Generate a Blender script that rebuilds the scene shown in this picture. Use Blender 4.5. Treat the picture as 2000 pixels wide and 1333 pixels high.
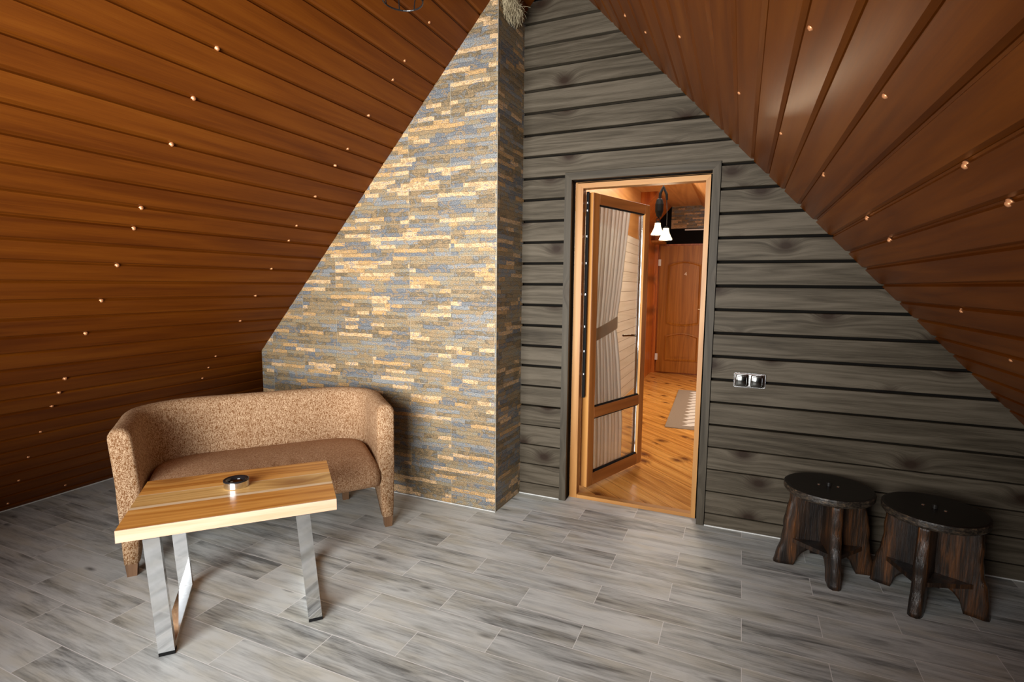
import bpy, bmesh, math, random
from mathutils import Vector, Matrix, noise as mnoise
for o in list(bpy.data.objects): bpy.data.objects.remove(o)
S = bpy.context.scene
COL = S.collection
PI = math.pi
# ---------------------------------------------------------------- camera
YAW, PITCH, ROLL, FPX = 0.408300, 0.106588, 0.009372, 1028.77
def cam_axes():
    cy, sy, cp, sp = math.cos(YAW), math.sin(YAW), math.cos(PITCH), math.sin(PITCH)
    f = Vector((-sy*cp, cy*cp, -sp)); r = Vector((cy, sy, 0)); u = r.cross(f)
    cr, sr = math.cos(ROLL), math.sin(ROLL)
    return r*cr + u*sr, -r*sr + u*cr, f
r_, u_, f_ = cam_axes()
cd = bpy.data.cameras.new('camera'); cam = bpy.data.objects.new('camera', cd); COL.objects.link(cam)
cam.matrix_world = Matrix(((r_.x, u_.x, -f_.x, 0.0), (r_.y, u_.y, -f_.y, -3.36), (r_.z, u_.z, -f_.z, 1.477), (0, 0, 0, 1)))
cd.sensor_width = 36; cd.lens = FPX/2000*36; cd.clip_start = 0.02; cd.clip_end = 100
S.camera = cam
# ---------------------------------------------------------------- light
vs = S.view_settings
vs.view_transform = 'Standard'; vs.look = 'None'; vs.gamma = 1.0; vs.use_curve_mapping = False
vs.exposure = 0.0
W = bpy.data.worlds.new('world'); S.world = W; W.use_nodes = True
bg = W.node_tree.nodes['Background']; bg.inputs[0].default_value = (0.97, 0.98, 1.0, 1); bg.inputs[1].default_value = 0.8
def area(name, loc, rot, sx, sy, power, col):
    d = bpy.data.lights.new(name, 'AREA'); d.shape = 'RECTANGLE'; d.size = sx; d.size_y = sy; d.energy = power; d.color = col
    o = bpy.data.objects.new(name, d); COL.objects.link(o); o.location = loc; o.rotation_euler = rot
    return o
# daylight coming in through the one wide window opening of the gable behind the camera
dw = area('daylight_window', (-1.30, -4.36, 1.40), (0, 0, 0), 2.0, 1.9, 106, (1.0, 1.0, 0.985))
dw.rotation_euler = Vector((-0.35, 4.36, 0.28)).to_track_quat('-Z', 'Y').to_euler(); dw.data.spread = math.radians(90)
# ---------------------------------------------------------------- tagging
def tag(o, label=None, cat=None, group=None, kind=None):
    if label: o['label'] = label
    if cat: o['category'] = cat
    if group: o['group'] = group
    if kind: o['kind'] = kind
    return o
def thing(name, label, cat, loc=(0, 0, 0), rz=0, group=None):
    o = bpy.data.objects.new(name, None); COL.objects.link(o); o.empty_display_size = 0.05
    o.location = loc; o.rotation_euler = (0, 0, rz)
    return tag(o, label, cat, group)
def link(name, bm, mats, parent=None, smooth=False, loc=None, rot=None, mat4=None, recalc=True):
    if recalc: bmesh.ops.recalc_face_normals(bm, faces=bm.faces)
    me = bpy.data.meshes.new(name); bm.to_mesh(me); bm.free()
    if not isinstance(mats, (list, tuple)): mats = [mats]
    for m in mats: me.materials.append(m)
    if smooth:
        for p in me.polygons: p.use_smooth = True
    o = bpy.data.objects.new(name, me); COL.objects.link(o)
    if parent: o.parent = parent
    if loc: o.location = loc
    if rot: o.rotation_euler = rot
    if mat4 is not None: o.matrix_local = mat4
    return o
def struct(name, bm, mats, parent=None, **k):
    o = link(name, bm, mats, parent, **k)
    if not parent: o['kind'] = 'structure'
    return o
# ---------------------------------------------------------------- mesh helpers
def B(bm, x0, x1, y0, y1, z0, z1, mi=0, bev=0):
    c = ((x0+x1)/2, (y0+y1)/2, (z0+z1)/2)
    r = bmesh.ops.create_cube(bm, size=1.0, matrix=Matrix.Translation(c) @ Matrix.Diagonal((abs(x1-x0), abs(y1-y0), abs(z1-z0), 1)))
    fs = set(f for v in r['verts'] for f in v.link_faces)
    for f in fs: f.material_index = mi
    if bev:
        es = set(e for v in r['verts'] for e in v.link_edges)
        g = bmesh.ops.bevel(bm, geom=list(es), offset=bev, segments=2, profile=0.5, affect='EDGES')
        for f in g['faces']: f.material_index = mi
    return r
def box(x0, x1, y0, y1, z0, z1, bev=0):
    bm = bmesh.new(); B(bm, x0, x1, y0, y1, z0, z1, 0, bev); return bm
def prism(bm, pts, fn0, fn1, mi=0):
    a = [bm.verts.new(fn0(*p)) for p in pts]; b = [bm.verts.new(fn1(*p)) for p in pts]
    n = len(pts)
    fs = [bm.faces.new(a), bm.faces.new(b[::-1])] + [bm.faces.new((a[i], b[i], b[(i+1) % n], a[(i+1) % n])) for i in range(n)]
    for f in fs: f.material_index = mi
def lathe(bm, prof, seg=32, ctr=(0, 0, 0), mi=0):
    rings = []
    for (r, z) in prof:
        if r < 1e-5: rings.append([bm.verts.new((ctr[0], ctr[1], ctr[2]+z))])
        else: rings.append([bm.verts.new((ctr[0]+r*math.cos(2*PI*k/seg), ctr[1]+r*math.sin(2*PI*k/seg), ctr[2]+z)) for k in range(seg)])
    for A, Bq in zip(rings, rings[1:]):
        for k in range(seg):
            k2 = (k+1) % seg
            if len(A) == 1 and len(Bq) == 1: continue
            if len(A) == 1: f = bm.faces.new((A[0], Bq[k], Bq[k2]))
            elif len(Bq) == 1: f = bm.faces.new((A[k], Bq[0], A[k2]))
            else: f = bm.faces.new((A[k], Bq[k], Bq[k2], A[k2]))
            f.material_index = mi
def tube(bm, pts, r, seg=8, closed=False, mi=0):
    pts = [Vector(p) for p in pts]; n = len(pts); rings = []
    rr = r if isinstance(r, (list, tuple)) else [r]*n
    up = Vector((0, 0, 1))
    for i, p in enumerate(pts):
        if closed: d = pts[(i+1) % n]-pts[i-1]
        else: d = pts[min(i+1, n-1)]-pts[max(i-1, 0)]
        d.normalize()
        a = d.cross(up)
        if a.length < 0.05: a = d.cross(Vector((1, 0, 0)))
        a.normalize(); b = d.cross(a)
        rings.append([bm.verts.new(p+(a*math.cos(2*PI*k/seg)+b*math.sin(2*PI*k/seg))*rr[i]) for k in range(seg)])
    m = n if closed else n-1
    for i in range(m):
        A, C_ = rings[i], rings[(i+1) % n]
        for k in range(seg):
            f = bm.faces.new((A[k], A[(k+1) % seg], C_[(k+1) % seg], C_[k])); f.material_index = mi
    if not closed:
        bm.faces.new(rings[0][::-1]).material_index = mi; bm.faces.new(rings[-1]).material_index = mi
# ---------------------------------------------------------------- node helpers
class NT:
    def __init__(s, name):
        s.m = bpy.data.materials.new(name); s.m.use_nodes = True; s.t = s.m.node_tree
        s.p = s.t.nodes['Principled BSDF']; s.out = s.t.nodes['Material Output']
    def n(s, typ, **k):
        q = s.t.nodes.new(typ)
        for a, b in k.items(): setattr(q, a, b)
        return q
    def put(s, inp, v):
        if isinstance(v, bpy.types.NodeSocket): s.t.links.new(v, inp)
        else:
            if hasattr(inp, 'default_value'):
                try: inp.default_value = v
                except Exception: inp.default_value = (v, v, v)
    def math(s, op, a, b=0.0, c=0.0):
        q = s.n('ShaderNodeMath', operation=op); s.put(q.inputs[0], a); s.put(q.inputs[1], b); s.put(q.inputs[2], c); return q.outputs[0]
    def obj(s):
        c = s.n('ShaderNodeTexCoord'); x = s.n('ShaderNodeSeparateXYZ'); s.put(x.inputs[0], c.outputs['Object']); return c.outputs['Object'], x.outputs[0], x.outputs[1], x.outputs[2]
    def comb(s, x, y, z):
        q = s.n('ShaderNodeCombineXYZ'); s.put(q.inputs[0], x); s.put(q.inputs[1], y); s.put(q.inputs[2], z); return q.outputs[0]
    def noise(s, v, scale=5, detail=4, rough=0.55, dist=0.0):
        q = s.n('ShaderNodeTexNoise'); s.put(q.inputs['Vector'], v); q.inputs['Scale'].default_value = scale
        q.inputs['Detail'].default_value = detail; q.inputs['Roughness'].default_value = rough; q.inputs['Distortion'].default_value = dist
        return q.outputs['Fac']
    def white(s, v):
        q = s.n('ShaderNodeTexWhiteNoise', noise_dimensions='3D'); s.put(q.inputs['Vector'], v); return q.outputs['Value'], q.outputs['Color']
    def voro(s, v, scale, feature='F1'):
        q = s.n('ShaderNodeTexVoronoi', feature=feature); s.put(q.inputs['Vector'], v); q.inputs['Scale'].default_value = scale; return q.outputs['Distance']
    def ramp(s, f, stops, interp='LINEAR'):
        q = s.n('ShaderNodeValToRGB'); s.put(q.inputs[0], f); e = q.color_ramp.elements; q.color_ramp.interpolation = interp
        while len(e) < len(stops): e.new(0.5)
        for k, (p, c) in enumerate(stops):
            e[k].position = p; e[k].color = (c[0], c[1], c[2], 1) if not isinstance(c, (int, float)) else (c, c, c, 1)
        return q.outputs[0]
    def mix(s, f, a, b, mode='MIX'):
        q = s.n('ShaderNodeMix', data_type='RGBA', blend_type=mode); s.put(q.inputs['Factor'], f)
        A = [i for i in q.inputs if i.name == 'A' and i.type == 'RGBA'][0]; Bq = [i for i in q.inputs if i.name == 'B' and i.type == 'RGBA'][0]
        for i, v in ((A, a), (Bq, b)):
            if isinstance(v, bpy.types.NodeSocket): s.t.links.new(v, i)
            else: i.default_value = (v[0], v[1], v[2], 1)
        return [o for o in q.outputs if o.type == 'RGBA'][0]
    def bump(s, h, strength=0.3, dist=0.01):
        q = s.n('ShaderNodeBump'); s.put(q.inputs['Height'], h); q.inputs['Strength'].default_value = strength; q.inputs['Distance'].default_value = dist
        s.t.links.new(q.outputs[0], s.p.inputs['Normal'])
    def fin(s, color=None, rough=None, metal=None, spec=None):
        if color is not None: s.put(s.p.inputs['Base Color'], color if isinstance(color, bpy.types.NodeSocket) else (*color, 1))
        if rough is not None: s.put(s.p.inputs['Roughness'], rough)
        if metal is not None: s.p.inputs['Metallic'].default_value = metal
        if spec is not None: s.p.inputs['Specular IOR Level'].default_value = spec
        return s.m
def plain(name, c, rough=0.5, metal=0.0, spec=0.5):
    N = NT(name); v, x, y, z = N.obj()
    n = N.noise(v, 60, 3)
    col = N.mix(n, tuple(k*0.9 for k in c), tuple(min(1, k*1.1) for k in c))
    return N.fin(col, rough, metal, spec)
def wood(name, cols, axis='x', scale=1.0, rough=0.45, spec=0.4, bump=0.15, knots=0.0, board=None, seams=None, seamcol=None, fine=1.0, contrast=1.0, knotcol=(0.03, 0.015, 0.006), cross=None, kscale=3.4):
    """grain runs along axis; board=(axis, pitch, offset) gives every board its own grain and tone"""
    N = NT(name); v, x, y, z = N.obj(); c = {'x': x, 'y': y, 'z': z}
    idn = 0.0
    if board:
        ax, pitch, off = board
        t = N.math('DIVIDE', N.math('SUBTRACT', c[ax], off), pitch)
        idn = N.math('FLOOR', t); fr = N.math('SUBTRACT', t, idn)
        w, wc = N.white(N.comb(idn, 3.7, 1.3))
    else: w = 0.5
    k = {a: (0.06 if a == axis else 1.0) for a in 'xyz'}
    shift = N.math('MULTIPLY', idn, 7.31) if board else 0.0
    d = None
    if knots > 0:      # knots: the grain bends round them
        cr = cross or (board[0] if board else {'x': 'z', 'y': 'x', 'z': 'x'}[axis])
        al, cc = N.math('MULTIPLY', c[axis], 0.62), c[cr]
        if board:
            jit = N.math('MULTIPLY', w, 9.7); al = N.math('ADD', al, jit)
            cc = N.math('ADD', N.math('MULTIPLY', fr, board[1]*0.9), N.math('MULTIPLY', idn, 3.17))
        vn = N.n('ShaderNodeTexVoronoi', feature='F1', voronoi_dimensions='2D'); N.put(vn.inputs['Vector'], N.comb(al, cc, 0.0)); vn.inputs['Scale'].default_value = kscale
        d = vn.outputs['Distance']
        wv = N.math('MULTIPLY', N.math('POWER', 2.718, N.math('MULTIPLY', N.math('MULTIPLY', d, d), -38.0)), 0.055)
        nc = N.math('ADD', c[cr], wv)
        if cr == 'x': x = nc
        elif cr == 'y': y = nc
        else: z = nc
    vec = N.comb(N.math('ADD', N.math('MULTIPLY', x, k['x']*scale*12), shift), N.math('ADD', N.math('MULTIPLY', y, k['y']*scale*12), shift), N.math('MULTIPLY', z, k['z']*scale*12))
    a = N.noise(vec, 1.0, 5, 0.6, 0.6)
    # cathedral rings
    rg = N.math('FRACT', N.math('MULTIPLY', N.noise(vec, 0.35, 2, 0.4, 0.3), 9.0*contrast))
    rg = N.math('ABSOLUTE', N.math('SUBTRACT', rg, 0.5))
    k2 = {q: (0.02 if q == axis else 1.0) for q in 'xyz'}
    vf = N.comb(N.math('MULTIPLY', x, k2['x']*scale*160), N.math('MULTIPLY', y, k2['y']*scale*160), N.math('MULTIPLY', z, k2['z']*scale*160))
    f = N.noise(vf, 1.0, 3, 0.6)
    g = N.math('ADD', N.math('MULTIPLY', a, 0.55), N.math('ADD', N.math('MULTIPLY', rg, 0.35*contrast), N.math('MULTIPLY', f, 0.22*fine)))
    if board: g = N.math('ADD', g, N.math('MULTIPLY', N.math('SUBTRACT', w, 0.5), 0.12))
    col = N.ramp(g, [(0.32, cols[0]), (0.52, cols[1]), (0.74, cols[2])])
    if knots > 0:
        kf = N.ramp(d, [(0.045, 1.0), (0.085, 0.65), (0.19, 0.0)])
        col = N.mix(N.math('MULTIPLY', kf, min(1, knots)), col, knotcol)
    if seams and board:
        e = N.math('ABSOLUTE', N.math('SUBTRACT', fr, 0.5))
        sf = N.math('GREATER_THAN', e, 0.5-seams)
        col = N.mix(sf, col, seamcol or (0.02, 0.01, 0.005))
    N.bump(g, bump, 0.004)
    r = N.math('ADD', N.math('MULTIPLY', f, 0.12), rough-0.06)
    return N.fin(col, r, 0, spec)
def hexc(h, g=1.0):
    h = h.lstrip('#'); o = []
    for i in (0, 2, 4):
        c = int(h[i:i+2], 16)/255; o.append((c/12.92 if c <= 0.04045 else ((c+0.055)/1.055)**2.4)*g)
    return tuple(o)
# ---------------------------------------------------------------- materials
M = {}
PITCH_S = 0.1205
M['slope_l'] = wood('brown_cladding_left', [(0.100, 0.0225, 0.0016), (0.155, 0.0395, 0.0028), (0.212, 0.063, 0.0052)], 'y', 1.3, 0.42, 0.17, 0.04, 0, ('x', PITCH_S, 3.05-40*PITCH_S), fine=1.2, contrast=0.6)
M['slope_r'] = wood('brown_cladding_right', [(0.100, 0.0225, 0.0016), (0.155, 0.0395, 0.0028), (0.212, 0.063, 0.0052)], 'y', 1.3, 0.32, 0.13, 0.04, 0, ('x', 0.12, 2.637-40*0.12), fine=1.2, contrast=0.6)
M['wall'] = wood('dark_stained_plank', [(0.022, 0.0165, 0.0105), (0.056, 0.0445, 0.030), (0.104, 0.085, 0.061)], 'x', 2.0, 0.55, 0.12, 0.35, 0.95, ('z', 0.14, 2.181-20*0.14), contrast=0.9, fine=2.2, knotcol=(0.022, 0.012, 0.007))
M['casing'] = wood('dark_stained_casing', [(0.036, 0.029, 0.020), (0.066, 0.054, 0.038), (0.098, 0.081, 0.059)], 'z', 1.6, 0.5, 0.15, 0.3, 0.3)
M['casing_h'] = wood('dark_stained_casing_head', [(0.036, 0.029, 0.020), (0.066, 0.054, 0.038), (0.098, 0.081, 0.059)], 'x', 1.6, 0.5, 0.15, 0.3, 0.3)
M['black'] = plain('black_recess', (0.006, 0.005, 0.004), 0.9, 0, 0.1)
M['pine'] = wood('golden_pine_frame', [(0.32, 0.130, 0.026), (0.44, 0.205, 0.052), (0.56, 0.30, 0.10)], 'z', 1.0, 0.42, 0.4, 0.1)
M['pine_h'] = wood('golden_pine_frame_head', [(0.32, 0.130, 0.026), (0.44, 0.205, 0.052), (0.56, 0.30, 0.10)], 'x', 1.0, 0.42, 0.4, 0.1)
M['leaf'] = wood('red_brown_door_wood', [(0.20, 0.066, 0.014), (0.32, 0.115, 0.026), (0.43, 0.170, 0.045)], 'z', 1.0, 0.38, 0.45, 0.1)
M['leaf_h'] = wood('red_brown_door_rail', [(0.19, 0.060, 0.013), (0.29, 0.100, 0.024), (0.39, 0.15, 0.04)], 'x', 1.0, 0.38, 0.45, 0.1)
M['leaf_edge'] = wood('golden_door_edge', [(0.46, 0.20, 0.05), (0.58, 0.28, 0.08), (0.68, 0.36, 0.12)], 'z', 1.0, 0.4, 0.4, 0.1)
M['halldoor'] = wood('varnished_brown_hall_door', [(0.25, 0.085, 0.010), (0.37, 0.135, 0.018), (0.47, 0.19, 0.034)], 'z', 1.2, 0.4, 0.25, 0.1)
M['hallred'] = wood('red_orange_pine', [(0.36, 0.080, 0.010), (0.52, 0.145, 0.020), (0.64, 0.24, 0.045)], 'z', 1.0, 0.4, 0.4, 0.1, 0.5)
M['hallfloor'] = wood('orange_pine_floor', [(0.42, 0.165, 0.026), (0.70, 0.34, 0.075), (0.84, 0.48, 0.14)], 'x', 0.9, 0.26, 0.5, 0.1, 0.9, ('y', 0.12, 0.0), seams=0.012, seamcol=(0.16, 0.05, 0.008), knotcol=(0.10, 0.025, 0.005))
M['halllight'] = wood('pale_painted_plank', [(0.62, 0.55, 0.42), (0.70, 0.63, 0.50), (0.78, 0.72, 0.60)], 'y', 0.8, 0.5, 0.3, 0.1, 0, ('z', 0.125, 0.03), seams=0.022, seamcol=(0.20, 0.15, 0.09))
M['hallceil'] = wood('hall_ceiling_board', [(0.40, 0.17, 0.045), (0.52, 0.24, 0.07), (0.62, 0.32, 0.11)], 'y', 0.8, 0.45, 0.3, 0.1)
M['chrome'] = plain('polished_chrome', (0.80, 0.81, 0.82), 0.07, 1.0)
M['steel'] = plain('brushed_steel', (0.72, 0.72, 0.72), 0.22, 1.0)
M['darksteel'] = plain('smoked_metal', (0.20, 0.20, 0.19), 0.13, 1.0)
M['blackgloss'] = plain('black_gloss', (0.012, 0.012, 0.013), 0.18)
M['rubber'] = plain('black_seal', (0.010, 0.010, 0.010), 0.8, 0, 0.1)
M['blackiron'] = plain('matt_black_iron', (0.004, 0.0035, 0.003), 0.7, 0, 0.12)
M['copper'] = plain('copper_toned_screw', (0.80, 0.36, 0.16), 0.38, 0.5)
M['white'] = plain('white_plastic', (0.75, 0.73, 0.68), 0.4)
M['brass'] = plain('pale_brass', (0.75, 0.60, 0.36), 0.3, 0.7)
M['bead'] = plain('corner_bead', (0.30, 0.27, 0.21), 0.6)
M['grout'] = plain('white_joint_filler', (0.62, 0.62, 0.60), 0.8)
M['foot'] = wood('brown_sofa_foot', [(0.10, 0.05, 0.025), (0.17, 0.09, 0.045), (0.24, 0.13, 0.07)], 'z', 1.5, 0.4)
M['rope'] = plain('dark_rope', (0.03, 0.02, 0.012), 0.9)
M['straw'] = plain('dry_grass', (0.42, 0.35, 0.22), 0.85)
# grey wood-look floor tiles in running bond
def mat_floor():
    N = NT('grey_wood_look_tile'); v, x, y, z = N.obj()
    h, w = 0.1667, 0.6335
    ty = N.math('DIVIDE', N.math('ADD', y, 0.083), h); row = N.math('FLOOR', ty); fy = N.math('SUBTRACT', ty, row)
    odd = N.math('MODULO', N.math('ABSOLUTE', row), 2.0)
    tx = N.math('ADD', N.math('DIVIDE', N.math('SUBTRACT', x, 0.0745), w), N.math('MULTIPLY', odd, 0.5))
    colm = N.math('FLOOR', tx); fx = N.math('SUBTRACT', tx, colm)
    r1, rc = N.white(N.comb(row, colm, 0.5)); sp = N.n('ShaderNodeSeparateColor'); N.put(sp.inputs[0], rc)
    off1 = N.math('MULTIPLY', sp.outputs[0], 40.0); off2 = N.math('MULTIPLY', sp.outputs[1], 40.0)
    vec = N.comb(N.math('ADD', N.math('MULTIPLY', x, 2.2), off1), N.math('ADD', N.math('MULTIPLY', y, 17.0), off2), 0.0)
    big = N.noise(vec, 1.0, 5, 0.62, 0.5)
    vec2 = N.comb(N.math('ADD', N.math('MULTIPLY', x, 7.0), off2), N.math('ADD', N.math('MULTIPLY', y, 120.0), off1), 0.0)
    fine = N.noise(vec2, 1.0, 4, 0.65, 0.2)
    g = N.math('ADD', N.math('MULTIPLY', big, 0.75), N.math('MULTIPLY', fine, 0.34))
    g = N.math('ADD', g, N.math('MULTIPLY', N.math('SUBTRACT', r1, 0.5), 0.12))
    col = N.ramp(g, [(0.35, (0.16, 0.170, 0.168)), (0.44, (0.35, 0.368, 0.363)), (0.54, (0.53, 0.556, 0.548)), (0.65, (0.66, 0.688, 0.675))])
    warm = N.noise(N.comb(N.math('ADD', N.math('MULTIPLY', x, 3.0), off2), N.math('MULTIPLY', y, 9.0), 3.0), 1.0, 2)
    col = N.mix(N.ramp(warm, [(0.45, 0.0), (0.66, 0.7)]), col, (0.90, 0.84, 0.73), 'MULTIPLY')
    vd = N.comb(N.math('ADD', N.math('MULTIPLY', x, 2.2), off2), N.math('ADD', N.math('MULTIPLY', y, 7.0), off1), 0.0)
    kn = N.ramp(N.voro(vd, 1.1), [(0.02, 1.0), (0.13, 0.0)])
    col = N.mix(N.math('MULTIPLY', kn, 0.8), col, (0.055, 0.055, 0.055))
    ex = N.math('MULTIPLY', N.math('MINIMUM', fx, N.math('SUBTRACT', 1.0, fx)), w)
    ey = N.math('MULTIPLY', N.math('MINIMUM', fy, N.math('SUBTRACT', 1.0, fy)), h)
    e = N.math('MINIMUM', ex, ey)
    gm = N.math('LESS_THAN', e, 0.0014)
    col = N.mix(gm, col, (0.80, 0.80, 0.79))
    hh = N.math('ADD', N.math('MULTIPLY', fine, 0.25), N.math('MULTIPLY', N.math('LESS_THAN', e, 0.002), -1.0))
    N.bump(hh, 0.25, 0.002)
    return N.fin(col, N.math('ADD', 0.36, N.math('MULTIPLY', fine, 0.2)), 0, 0.45)
M['floor'] = mat_floor()
# split-stone look wall tile
def mat_stone(ax='x', shift=0.0, name='split_stone_tile'):
    N = NT(name); v, x, y, z = N.obj(); u = x if ax == 'x' else y
    H, Wd = 0.2128, 0.633
    tz = N.math('DIVIDE', N.math('SUBTRACT', z, 0.168), H); row = N.math('FLOOR', tz); fz = N.math('SUBTRACT', tz, row)
    odd = N.math('MODULO', N.math('ABSOLUTE', row), 2.0)
    tx = N.math('ADD', N.math('DIVIDE', N.math('ADD', u, 1.727+shift), Wd), N.math('MULTIPLY', N.math('SUBTRACT', 1.0, odd), 0.5))
    cm = N.math('FLOOR', tx); fx = N.math('SUBTRACT', tx, cm)
    # strips inside a tile: 7, slightly uneven
    wz = N.math('ADD', fz, N.math('MULTIPLY', N.math('SUBTRACT', N.noise(N.comb(N.math('MULTIPLY', u, 9), 0.0, N.math('MULTIPLY', z, 9)), 1.0, 3), 0.5), 0.10))
    tt = N.math('MULTIPLY', wz, 8.0); st = N.math('FLOOR', tt); fs = N.math('SUBTRACT', tt, st)
    sid = N.math('ADD', N.math('MULTIPLY', row, 8.0), st)
    s1, sc = N.white(N.comb(sid, cm, 2.0))
    ub = N.math('ADD', N.math('MULTIPLY', u, 5.4), N.math('MULTIPLY', s1, 13.0))
    ub = N.math('ADD', ub, N.math('MULTIPLY', N.math('SINE', N.math('MULTIPLY', ub, 2.3)), 0.33))
    bi = N.math('FLOOR', ub); fb = N.math('SUBTRACT', ub, bi)
    b1, bc = N.white(N.comb(sid, N.math('ADD', bi, 0.3), N.math('ADD', cm, 0.2)))
    pal = N.ramp(b1, [(0.0, (0.25, 0.185, 0.105)), (0.18, (0.155, 0.115, 0.065)), (0.38, (0.225, 0.232, 0.232)), (0.50, (0.27, 0.22, 0.14)), (0.64, (0.135, 0.145, 0.158)), (0.80, (0.68, 0.44, 0.23)), (0.92, (0.54, 0.32, 0.13))], 'CONSTANT')
    mott = N.noise(N.comb(N.math('MULTIPLY', u, 16), 1.0, N.math('MULTIPLY', z, 30)), 1.0, 5, 0.7, 1.2)
    pal = N.mix(N.ramp(mott, [(0.50, 0.0), (0.56, 0.75)]), pal, (0.32, 0.215, 0.11))
    pal = N.mix(N.ramp(mott, [(0.40, 0.75), (0.46, 0.0)]), pal, (0.20, 0.205, 0.205))
    spk = N.noise(N.comb(N.math('MULTIPLY', u, 170), 0.0, N.math('MULTIPLY', z, 210)), 1.0, 3, 0.75)
    mult = N.ramp(spk, [(0.36, 0.22), (0.46, 0.72), (0.54, 1.1), (0.64, 1.6)])
    col = N.mix(1.0, pal, mult, 'MULTIPLY')
    eb = N.math('MINIMUM', N.math('MULTIPLY', N.math('MINIMUM', fb, N.math('SUBTRACT', 1.0, fb)), 0.15), N.math('MULTIPLY', N.math('MINIMUM', fs, N.math('SUBTRACT', 1.0, fs)), 0.0266))
    em = N.ramp(eb, [(0.0, 0.70), (0.0026, 1.0)])
    col = N.mix(1.0, col, em, 'MULTIPLY')
    et = N.math('MINIMUM', N.math('MULTIPLY', N.math('MINIMUM', fx, N.math('SUBTRACT', 1.0, fx)), Wd), N.math('MULTIPLY', N.math('MINIMUM', fz, N.math('SUBTRACT', 1.0, fz)), H))
    tm = N.math('LESS_THAN', et, 0.0011)
    col = N.mix(tm, col, (0.32, 0.285, 0.22))
    N.bump(N.math('ADD', N.math('MULTIPLY', spk, 0.4), em), 0.5, 0.003)
    return N.fin(col, 0.55, 0, 0.35)
M['stone'] = mat_stone('x')
M['stone_side'] = mat_stone('y', 0.2, 'split_stone_tile_side')
M['hallstone'] = mat_stone('x', 0.1, 'hall_stone_tile')
# sofa fabric: fine vermicelli weave, brown and beige
def mat_fabric(name, lo, hi, amt=1.0):
    N = NT(name); v, x, y, z = N.obj()
    vec = N.comb(N.math('MULTIPLY', x, 1.0), N.math('MULTIPLY', y, 1.0), N.math('MULTIPLY', z, 0.5))
    a = N.noise(vec, 165, 2, 0.5, 1.0)
    b = N.math('ABSOLUTE', N.math('SUBTRACT', a, 0.5))
    f = N.ramp(b, [(0.02, 1.0), (0.075, 0.0)])
    big = N.noise(v, 5, 3)
    col = N.mix(N.math('MULTIPLY', f, amt), lo, hi)
    col = N.mix(N.math('MULTIPLY', big, 0.35), col, lo)
    N.bump(a, 0.5, 0.003)
    return N.fin(col, 0.8, 0, 0.2)
M['fabric'] = mat_fabric('brown_woven_fabric', (0.190, 0.082, 0.028), (0.72, 0.52, 0.33), 0.85)
M['fabric2'] = mat_fabric('brown_seat_fabric', (0.25, 0.115, 0.048), (0.74, 0.51, 0.32), 0.75)
# table boards
def tb(name, a, b, c, ax='x'): return wood(name, [a, b, c], ax, 1.6, 0.30, 0.5, 0.04, 0.6, knotcol=(0.22, 0.07, 0.015), cross='y', kscale=2.2)
M['t1'] = tb('orange_board', (0.42, 0.150, 0.022), (0.68, 0.315, 0.070), (0.80, 0.45, 0.14))
M['t2'] = tb('honey_board', (0.42, 0.21, 0.055), (0.66, 0.39, 0.13), (0.78, 0.52, 0.23))
M['t3'] = tb('pale_strip', (0.66, 0.46, 0.26), (0.76, 0.57, 0.36), (0.82, 0.66, 0.45))
M['t4'] = tb('pale_edge_board', (0.50, 0.30, 0.175), (0.60, 0.40, 0.28), (0.65, 0.46, 0.345))
# old stool wood
def mat_stool():
    N = NT('charred_glossy_wood'); v, x, y, z = N.obj()
    vec = N.comb(N.math('MULTIPLY', x, 16), N.math('MULTIPLY', y, 16), N.math('MULTIPLY', z, 1.8))
    a = N.noise(vec, 1.0, 4, 0.6, 0.6)
    vf = N.comb(N.math('MULTIPLY', x, 130), N.math('MULTIPLY', y, 130), N.math('MULTIPLY', z, 7))
    f = N.noise(vf, 1.0, 4, 0.7, 0.6)
    g = N.math('ADD', N.math('MULTIPLY', a, 0.75), N.math('MULTIPLY', f, 0.42))
    col = N.ramp(g, [(0.50, (0.007, 0.0045, 0.0035)), (0.63, (0.028, 0.014, 0.007)), (0.74, (0.10, 0.037, 0.011)), (0.86, (0.34, 0.125, 0.03))])
    N.bump(g, 0.9, 0.008)
    return N.fin(col, 0.33, 0, 0.5)
M['stool'] = mat_stool()
def mat_seat():
    N = NT('black_lacquered_seat'); v, x, y, z = N.obj()
    f = N.noise(N.comb(N.math('MULTIPLY', x, 6), N.math('MULTIPLY', y, 60), N.math('MULTIPLY', z, 60)), 1.0, 4, 0.6)
    col = N.mix(f, (0.004, 0.0035, 0.003), (0.016, 0.013, 0.011)); N.bump(f, 0.25, 0.002)
    return N.fin(col, 0.42, 0, 0.35)
M['seat'] = mat_seat()
def mat_rim():
    N = NT('worn_seat_rim'); v, x, y, z = N.obj()
    f = N.noise(N.comb(N.math('MULTIPLY', x, 40), N.math('MULTIPLY', y, 40), N.math('MULTIPLY', z, 90)), 1.0, 4, 0.7)
    col = N.ramp(f, [(0.42, (0.012, 0.009, 0.007)), (0.58, (0.05, 0.036, 0.024)), (0.72, (0.16, 0.10, 0.055))]); N.bump(f, 0.6, 0.004)
    return N.fin(col, 0.4, 0, 0.5)
M['rim'] = mat_rim()
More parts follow.
